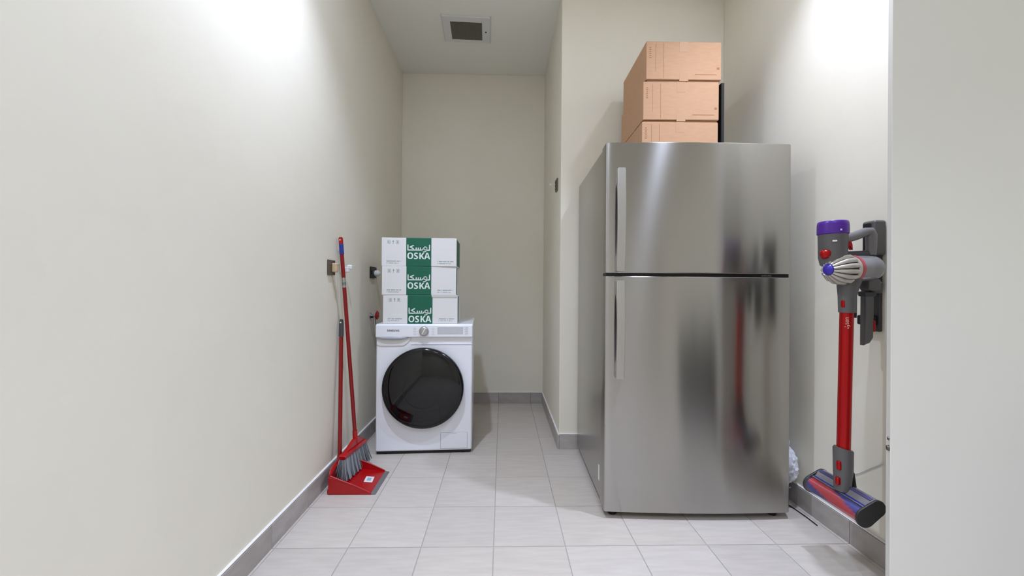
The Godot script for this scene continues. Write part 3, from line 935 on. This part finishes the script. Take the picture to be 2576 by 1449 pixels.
# ---------------------------------------------------------------- broom and dustpan
func make_broom_and_pan() -> void:
	# dustpan: back at the skirting, mouth towards the room, its width along z
	var n0 := on_y(842, 1243)
	var n1 := on_y(930, 1249)
	var f1 := on_y(972, 1191)
	var pos := Vector3(-0.775, 0, -2.17)
	var half := 0.125
	var t := thing("dustpan", "red plastic long-handled dustpan with a grey lip beside the left wall", "dustpan", pos)
	var xb := -0.125
	var xm := 0.110
	part(t, "pan_floor", mb().prism(V2([xb, 0.004, xm, 0.001, xm, 0.005, -0.02, 0.020, xb, 0.026]), -half, half, 0.001), M.red)
	for s in [-1, 1]:
		var z: float = s * half
		part(t, "side_wall", mb().at(Vector3(0, 0, z)).prism(V2([xb + 0.006, 0.003, xm - 0.006, 0.002, xm - 0.012, 0.010, 0.02, 0.045, -0.06, 0.075, xb + 0.006, 0.092]), -0.0025, 0.0025, 0.001), M.red)
		part(t, "rim", mb().tube([Vector3(xm - 0.012, 0.010, z), Vector3(0.02, 0.046, z), Vector3(-0.06, 0.076, z), Vector3(xb + 0.015, 0.094, z * 0.97)], [0.003, 0.004, 0.005, 0.005], 10), M.red)
	var bk := PackedVector2Array()
	for k in 13:
		var f := -1.0 + 2.0 * k / 12.0
		bk.append(Vector2(f * half, xb + 0.012 - 0.014 * (1.0 - f * f)))
	for k in range(12, -1, -1):
		var f := -1.0 + 2.0 * k / 12.0
		bk.append(Vector2(f * half, xb + 0.017 - 0.014 * (1.0 - f * f)))
	# polygon (z, x) pushed out along y
	part(t, "back_wall", mb().at(Vector3.ZERO, Basis(Vector3(0, 0, 1), Vector3(1, 0, 0), Vector3(0, 1, 0))).prism(bk, 0.003, 0.100, 0.001), M.red)
	var rim := []
	for k in 13:
		var f := -1.0 + 2.0 * k / 12.0
		rim.append(Vector3(xb + 0.014 - 0.016 * (1.0 - f * f), 0.100 + 0.008 * (1.0 - f * f), f * half))
	part(t, "back_rim", mb().tube(rim, [0.006, 0.009, 0.011, 0.012, 0.012, 0.012, 0.012, 0.012, 0.012, 0.012, 0.011, 0.009, 0.006], 12), M.red)
	part(t, "rubber_lip", mb().prism(V2([xm - 0.010, 0.0005, xm + 0.014, 0.0002, xm + 0.013, 0.003, xm - 0.010, 0.0075]), -half - 0.001, half + 0.001, 0.0005), M.rubber, "grey rubber lip")
	part(t, "sticker", mb().at(Vector3(0.045, 0.0138, -0.012), Basis(Vector3.BACK, -0.115) * Basis(Vector3.UP, 0.10)).rbox(Vector3(0.045, 0.0008, 0.062), 0.0002, 1), M.box_white, "white sticker")
	part(t, "sticker_print", mb().at(Vector3(0.045, 0.0145, -0.012), Basis(Vector3.BACK, -0.115) * Basis(Vector3.UP, 0.10)).rbox(Vector3(0.022, 0.0004, 0.030), 0.0001, 1), mat(Color(0.55, 0.70, 0.76), 0.6))
	var pb := at(852, 1168, 2.19) - pos
	pb.x = maxf(pb.x, xb + 0.004)
	var pt := on_x(859, 803, -0.925) - pos
	var pd := (pt - pb).normalized()
	part(t, "pole_socket", mb().tube([pb - pd * 0.02, pb + pd * 0.05], [0.015, 0.013], 18), M.red)
	part(t, "pole", mb().tube([pb, pt - pd * 0.085], [0.0108, 0.0108], 18), M.red_pole)
	part(t, "grip", mb().tube([pt - pd * 0.10, pt - pd * 0.095, pt - pd * 0.03, pt - pd * 0.004, pt], [0.0112, 0.013, 0.0125, 0.010, 0.006], 18), M.dark_grey, "dark grey grip")
	part(t, "hang_hole", mb().at(pt - pd * 0.018 + Vector3(0, 0, 0.0105), ALONG_Z).lathe([Vector2(0, 0), Vector2(0.0042, 0), Vector2(0.0042, 0.0018), Vector2(0, 0.002)], 14), M.white_plastic)
	# broom standing on its bristles in the dustpan
	var hn := at(866, 1163, 2.17)
	var hf := at(911, 1116, 2.37)
	var y := 0.148
	hn.y = y
	hf.y = y
	var mid := (hn + hf) / 2.0
	var a := (hf - hn).normalized()
	var br := thing("broom", "red broom with a blue-banded pole and grey bristles standing in the dustpan", "broom", Vector3(mid.x, 0.026, mid.z), atan2(a.x, a.z))
	var hl := 0.125
	var inv := br.transform.affine_inverse()
	var hy := y - 0.026
	# head: flat block with a raised ridge
	part(br, "head_block", mb().at(Vector3(0, hy, 0), SIDE).prism(V2([-hl, -0.012, hl, -0.012, hl + 0.003, 0.006, hl - 0.012, 0.016, -hl + 0.012, 0.016, -hl - 0.003, 0.006]), -0.019, 0.019, 0.005), M.red)
	part(br, "head_ridge", mb().at(Vector3(0, hy, 0), SIDE).prism(V2([-hl + 0.012, 0.012, hl - 0.012, 0.012, 0.050, 0.055, 0.018, 0.062, -0.010, 0.055]), -0.010, 0.010, 0.004), M.red)
	var bt := at(887, 1112, 2.29)
	var tp := on_x(857, 598, -0.925)
	var b0 := inv * Vector3(mid.x + a.x * 0.02, y + 0.045, mid.z + a.z * 0.02)
	var b1 := inv * tp
	var bd := (b1 - b0).normalized()
	part(br, "pole_socket", mb().tube([b0 - bd * 0.02, b0 + bd * 0.055], [0.015, 0.0135], 18), M.red)
	var pole := part(br, "pole", mb().tube([b0, b1 - bd * 0.004, b1], [0.0108, 0.0108, 0.008], 18), M.red_pole)
	part(pole, "cap", mb().tube([b1 - bd * 0.036, b1 - bd * 0.006, b1 + bd * 0.003], [0.0122, 0.0122, 0.0085], 18), M.red)
	part(pole, "blue_band", mb().tube([b1 - bd * 0.094, b1 - bd * 0.036], [0.0124, 0.0124], 18), M.blue, "blue band")
	part(pole, "pole_label", mb().tube([b1 - bd * 0.285, b1 - bd * 0.228], [0.01105, 0.01105], 18), M.silver, "pale printed label")
	var plm := mb()
	for k in 4:
		plm.tube([b1 - bd * (0.270 - 0.004 * k), b1 - bd * (0.268 - 0.004 * k)], [0.0112], 18)
	part(pole, "label_print", plm, M.ink)
	part(pole, "hang_hole", mb().at(b1 - bd * 0.014 + Basis(Vector3.UP, -br.rotation.y) * Vector3(0.0, 0, 0.0118), Basis(Vector3.UP, -br.rotation.y) * ALONG_Z).lathe([Vector2(0, 0), Vector2(0.004, 0), Vector2(0.004, 0.0015), Vector2(0, 0.0018)], 14), M.white_plastic)
	# bristles: rows of tufts that splay
	var rng := RandomNumberGenerator.new()
	rng.seed = 99
	var tufts := [mb(), mb()]
	for i in 34:
		for j in 7:
			var u := -1.0 + 2.0 * i / 33.0
			var q := -1.0 + 2.0 * j / 6.0
			var p0 := Vector3(q * 0.0145, hy - 0.010, u * (hl - 0.004))
			var p1 := Vector3(q * 0.040 + rng.randf_range(-0.004, 0.004), 0.002 + rng.randf_range(0.0, 0.006), u * (hl + 0.014) + rng.randf_range(-0.004, 0.004))
			var pm := p0.lerp(p1, 0.55) + Vector3(-q * 0.003, 0, 0)
			tufts[1 if rng.randf() < 0.38 else 0].tube([p0, pm, p1], [0.0036, 0.0040, 0.0026], 6)
	for k in 2:
		var o := part(br, "bristles", tufts[k], [M.bristle, M.bristle_light][k], "grey bristles")
		o.set_meta("kind", "stuff")


# ---------------------------------------------------------------- ceiling vent
func make_vent() -> void:
	var c := (on_y(1110.6, 36.5, CEIL) + on_y(1232, 105, CEIL)) / 2.0
	var t := thing("ceiling_vent", "off-white square extractor vent with a dark mesh grille in the ceiling", "vent", Vector3(c.x, CEIL, c.z), 0.040)
	var w := 0.358
	var d := 0.296
	var fr := mb()
	var g := on_y(1133, 50.6, CEIL)
	var gx0 := -0.122
	var gx1 := 0.118
	var gz0 := -0.118
	var gz1 := 0.092
	for q in [[-w / 2, gx0, -d / 2, d / 2], [gx1, w / 2, -d / 2, d / 2], [gx0, gx1, -d / 2, gz0], [gx0, gx1, gz1, d / 2]]:
		fr.at(Vector3((q[0] + q[1]) / 2, -0.006, (q[2] + q[3]) / 2)).rbox(Vector3(q[1] - q[0], 0.012, q[3] - q[2]), 0.002, 2)
	part(t, "frame", fr, M.vent_white, "off-white frame")
	part(t, "rim", mb().at(Vector3(0, -0.002, 0)).rbox(Vector3(w + 0.016, 0.004, d + 0.016), 0.0015, 1), M.vent_white)
	part(t, "dark_backing", mb().at(Vector3((gx0 + gx1) / 2, -0.0045, (gz0 + gz1) / 2)).rbox(Vector3(gx1 - gx0, 0.002, gz1 - gz0), 0.0005, 1), M.black)  # flat black sheet, shade of the opening behind the grille put into colour
	var sl := mb()
	for k in 27:
		sl.at(Vector3(lerpf(gx0, gx1, (k + 0.5) / 27.0), -0.0085, (gz0 + gz1) / 2)).rbox(Vector3(0.0036, 0.005, gz1 - gz0), 0.0006, 1)
	for k in 21:
		sl.at(Vector3((gx0 + gx1) / 2, -0.0085, lerpf(gz0, gz1, (k + 0.5) / 21.0))).rbox(Vector3(gx1 - gx0, 0.005, 0.0026), 0.0006, 1)
	var gr := part(t, "grille", sl, M.vent_mesh, "dusty dark mesh")
	gr.set_meta("kind", "stuff")
	part(t, "screw", mb().at(Vector3(0.147, -0.0125, -0.012), Basis(Vector3.RIGHT, PI)).lathe([Vector2(0, -0.001), Vector2(0.007, -0.001), Vector2(0.006, 0.002), Vector2(0, 0.003)], 14), M.black, "dark screw")


# ---------------------------------------------------------------- things on the walls
func make_wall_fittings() -> void:
	# socket by the broom
	var p := on_x(831, 673, LEFT)
	var t := thing("wall_socket", "bronze-framed wall socket with a beige plug beside the broom", "socket", Vector3(LEFT, p.y, p.z))
	part(t, "plate", mb().at(Vector3(0.005, 0, 0)).rbox(Vector3(0.010, 0.083, 0.083), 0.003, 2), M.bronze)
	part(t, "plug", mb().at(Vector3(0.022, 0.0, -0.012)).rbox(Vector3(0.026, 0.05, 0.032), 0.005, 2), M.beige, "beige plug")
	# white adapter behind the broom pole
	p = on_x(860, 676, LEFT)
	t = thing("plug_adapter", "small white plug adapter on the wall behind the broom pole", "adapter", Vector3(LEFT, p.y, p.z))
	part(t, "plate", mb().at(Vector3(0.004, 0, 0)).rbox(Vector3(0.008, 0.05, 0.08), 0.003, 2), M.white_plastic)
	part(t, "adapter_body", mb().at(Vector3(0.028, -0.006, 0.012)).rbox(Vector3(0.04, 0.034, 0.034), 0.006, 3), M.white_plastic)
	part(t, "adapter_prong", mb().at(Vector3(0.034, 0.010, -0.03)).rbox(Vector3(0.030, 0.03, 0.022), 0.008, 3), M.white_plastic)
	var ca := []
	for q in [[843, 692], [852, 735], [858, 775], [862, 815], [866, 870], [872, 930]]:
		ca.append(on_x(q[0] - 6, q[1], LEFT + 0.006))
	var cb := thing("charger_cable", "thin cream cable hanging down the wall from the beige plug", "cable", ca[-1])
	part(cb, "cord", mb().at(-ca[-1]).tube(smooth(ca), [0.0028], 8), M.cream)
	# black socket by the boxes
	p = on_x(937, 686, LEFT)
	t = thing("wall_socket", "black wall socket with a white plug beside the white cartons", "socket", Vector3(LEFT, p.y, p.z))
	part(t, "plate", mb().at(Vector3(0.005, 0, 0)).rbox(Vector3(0.010, 0.084, 0.125), 0.003, 2), M.black)
	part(t, "switch", mb().at(Vector3(0.012, 0.0, 0.035)).rbox(Vector3(0.006, 0.03, 0.016), 0.002, 2), M.black_gloss)
	part(t, "plug", mb().at(Vector3(0.026, -0.004, -0.03), ALONG_X).lathe([Vector2(0, -0.018), Vector2(0.022, -0.018), Vector2(0.022, 0.008), Vector2(0.014, 0.018), Vector2(0.006, 0.022), Vector2(0, 0.022)], 20), M.white_plastic, "white plug")
	ca = []
	for q in [[944, 700], [948, 725], [952, 750], [956, 776], [958, 810]]:
		ca.append(on_x(q[0], q[1], LEFT + 0.02))
	var cc := thing("washer_cable", "thin pale cable hanging from the white plug behind the white cartons", "cable", ca[-1])
	part(cc, "cord", mb().at(-ca[-1]).tube(smooth(ca), [0.0032], 8), M.cream)
	# water tap with a red wheel
	p = on_x(932, 794, LEFT)
	t = thing("water_tap", "small water tap with a red wheel handle behind the washing machine", "tap", Vector3(LEFT, p.y, p.z))
	part(t, "pipe", mb().tube([Vector3(0, 0, 0), Vector3(0.035, 0, 0)], [0.011], 14), M.silver)
	part(t, "rose", mb().at(Vector3(0.001, 0, 0), ALONG_X).lathe([Vector2(0, 0), Vector2(0.022, 0), Vector2(0.02, 0.004), Vector2(0, 0.006)], 20), M.silver)
	var wh := mb().at(Vector3(0.048, 0.004, 0), ALONG_X)
	wh.lathe([Vector2(0.016, -0.004), Vector2(0.026, -0.006), Vector2(0.031, 0.0), Vector2(0.026, 0.006), Vector2(0.016, 0.004)], 24, 60, 0.10, 6)
	wh.lathe([Vector2(0, -0.005), Vector2(0.017, -0.004), Vector2(0.017, 0.004), Vector2(0, 0.009)], 20)
	part(t, "wheel", wh, M.red, "red wheel")
	part(t, "spout", mb().tube([Vector3(0.026, 0, 0), Vector3(0.03, -0.03, 0), Vector3(0.03, -0.06, 0)], [0.009, 0.010, 0.010], 12), M.silver)
	part(t, "valve_nut", mb().at(Vector3(0.02, -0.008, 0.034)).rbox(Vector3(0.018, 0.014, 0.014), 0.003, 2), M.black)
	# switch plate and white knob on the alcove wall
	p = on_x(1402, 466, NIB_X)
	t = thing("wall_switch", "narrow bronze switch plate on the alcove wall beside the fridge", "switch", Vector3(NIB_X, p.y, p.z))
	part(t, "plate", mb().at(Vector3(-0.005, 0, 0)).rbox(Vector3(0.010, 0.084, 0.084), 0.003, 2), M.bronze)
	for k in 3:
		part(t, "rocker", mb().at(Vector3(-0.012, 0.024 - 0.024 * k, 0)).rbox(Vector3(0.006, 0.018, 0.04), 0.002, 2), M.dark_grey)
	p = on_x(1388.5, 465, NIB_X)
	t = thing("wall_hook", "small white round hook on the alcove wall behind the switch plate", "hook", Vector3(NIB_X, p.y, p.z))
	part(t, "base", mb().at(Vector3(0, 0, 0), ALONG_X).lathe([Vector2(0, -0.006), Vector2(0.016, -0.005), Vector2(0.018, 0.0)], 18), M.white_plastic)
	part(t, "knob", mb().at(Vector3(-0.008, 0, 0), ALONG_X).lathe([Vector2(0, -0.014), Vector2(0.009, -0.011), Vector2(0.011, -0.004), Vector2(0.006, 0.004), Vector2(0, 0.004)], 16, 70), M.white_plastic)
	# white cord on the right wall
	ca = []
	for q in [[2112, 1186], [2140, 1191], [2160, 1190], [2190, 1177], [2222, 1164]]:
		ca.append(on_x(q[0], q[1], RIGHT - 0.005))
	var cd := thing("white_cord", "thin white cord running along the wall behind the red vacuum wand", "cord", ca[0])
	part(cd, "cord", mb().at(-ca[0]).tube(smooth(ca), [0.0028], 8), M.white_plastic)


func smooth(pts: Array) -> Array:
	var c := Curve3D.new()
	for k in pts.size():
		var d := Vector3.ZERO
		if k > 0 and k < pts.size() - 1:
			d = (pts[k + 1] - pts[k - 1]) / 6.0
		c.add_point(pts[k], -d, d)
	c.bake_interval = 0.012
	return Array(c.get_baked_points())


# ---------------------------------------------------------------- things behind and beside the fridge
func make_floor_clutter() -> void:
	# crumpled plastic bag in the gap
	var bp := Vector3(1.436, 0.195, -1.955)
	var t := thing("plastic_bag", "crumpled white plastic bag stuffed between the fridge and the right wall", "bag", Vector3(bp.x, 0.105, bp.z))
	var f := FastNoiseLite.new()
	f.seed = 5
	f.frequency = 6.0
	f.noise_type = FastNoiseLite.TYPE_CELLULAR
	f.cellular_return_type = FastNoiseLite.RETURN_DISTANCE2
	var m := mb()
	var rows := []
	var ns := 40
	var nr := 24
	var pos := []
	for j in nr + 1:
		var line := []
		for k in ns:
			var th := PI * j / nr
			var ph := TAU * k / ns
			var dv := Vector3(sin(th) * cos(ph), cos(th), sin(th) * sin(ph))
			var q := 1.0 + 0.5 * f.get_noise_3dv(dv * 0.55)
			line.append(Vector3(dv.x * 0.058, dv.y * 0.105, dv.z * 0.10) * q)
		pos.append(line)
	for j in nr:
		for k in ns:
			var a: Vector3 = pos[j][k]
			var b: Vector3 = pos[j][(k + 1) % ns]
			var c: Vector3 = pos[j + 1][(k + 1) % ns]
			var d: Vector3 = pos[j + 1][k]
			for tr in [[a, b, c], [a, c, d]]:
				var nn: Vector3 = (tr[1] - tr[0]).cross(tr[2] - tr[0])
				if nn.length() < 1e-9:
					continue
				if nn.dot(tr[0] + tr[1] + tr[2]) < 0:
					nn = -nn
				nn = nn.normalized()
				m.tri(m.vert(tr[0], nn), m.vert(tr[1], nn), m.vert(tr[2], nn))
	var o := part(t, "bag_body", m, M.bag)
	o.position = Vector3(0, 0.095, 0)
	part(t, "twisted_neck", mb().tube([Vector3(-0.01, 0.185, 0.03), Vector3(0.0, 0.215, 0.035), Vector3(-0.014, 0.235, 0.03)], [0.014, 0.007, 0.018], 9), M.bag)
	# black power brick under the bag
	t = thing("power_brick", "small black power brick on the floor behind the fridge corner", "adapter", Vector3(1.402, 0, -2.02))
	part(t, "case", mb().at(Vector3(0, 0.0425, 0)).rbox(Vector3(0.07, 0.085, 0.14), 0.008, 2), M.black)
	part(t, "rib", mb().at(Vector3(0, 0.0855, 0)).rbox(Vector3(0.05, 0.003, 0.10), 0.001, 1), M.dark_grey)
	# thin black line on the tiles and a white cord
	var ca := [on_y(1976, 1266, 0.003), on_y(2000, 1281, 0.003), on_y(2030, 1302, 0.003), on_y(2056, 1322, 0.003)]
	t = thing("floor_line", "thin black line along the tiles beside the fridge", "cable", ca[0])
	part(t, "cord", mb().at(-ca[0]).tube(smooth(ca), [0.0025], 8), M.black)
	ca = [at(1979, 1229, 1.97), at(1992, 1224, 1.97), at(2006, 1219, 1.96), at(2012, 1213, 1.96)]
	t = thing("white_cord", "short white cord sticking out behind the fridge above the skirting", "cord", ca[0])
	part(t, "cord", mb().at(-ca[0]).tube(smooth(ca), [0.003], 8), M.white_plastic)


# unseen dark case, added to darken the reflection in the lower fridge door
func make_added_suitcase() -> void:
	var t := thing("added_suitcase", "unseen charcoal case added behind the open door to darken the fridge reflection", "added_suitcase", Vector3(1.58, 0, -0.42), 0.5)
	var shell := mat(Color(0.10, 0.105, 0.12), 0.5)
	part(t, "shell", mb().at(Vector3(0, 0.40, 0)).rbox(Vector3(0.44, 0.70, 0.26), 0.05, 4), shell)
	for k in 5:
		part(t, "shell_rib", mb().at(Vector3(-0.15 + 0.075 * k, 0.40, 0.0)).rbox(Vector3(0.02, 0.60, 0.272), 0.006, 2), shell)
	for sx in [-1, 1]:
		for sz in [-1, 1]:
			part(t, "wheel", mb().at(Vector3(sx * 0.16, 0.026, sz * 0.08 - 0.012), ALONG_Z).lathe([Vector2(0, 0), Vector2(0.026, 0.0), Vector2(0.026, 0.024), Vector2(0, 0.024)], 18), M.black)
			part(t, "caster", mb().at(Vector3(sx * 0.16, 0.053, sz * 0.08)).rbox(Vector3(0.03, 0.03, 0.04), 0.004, 2), M.black)
	part(t, "handle", mb().tube([Vector3(-0.08, 0.74, -0.1), Vector3(-0.08, 0.90, -0.1), Vector3(-0.06, 0.92, -0.1), Vector3(0.06, 0.92, -0.1), Vector3(0.08, 0.90, -0.1), Vector3(0.08, 0.74, -0.1)], [0.009], 10), M.dark_grey)
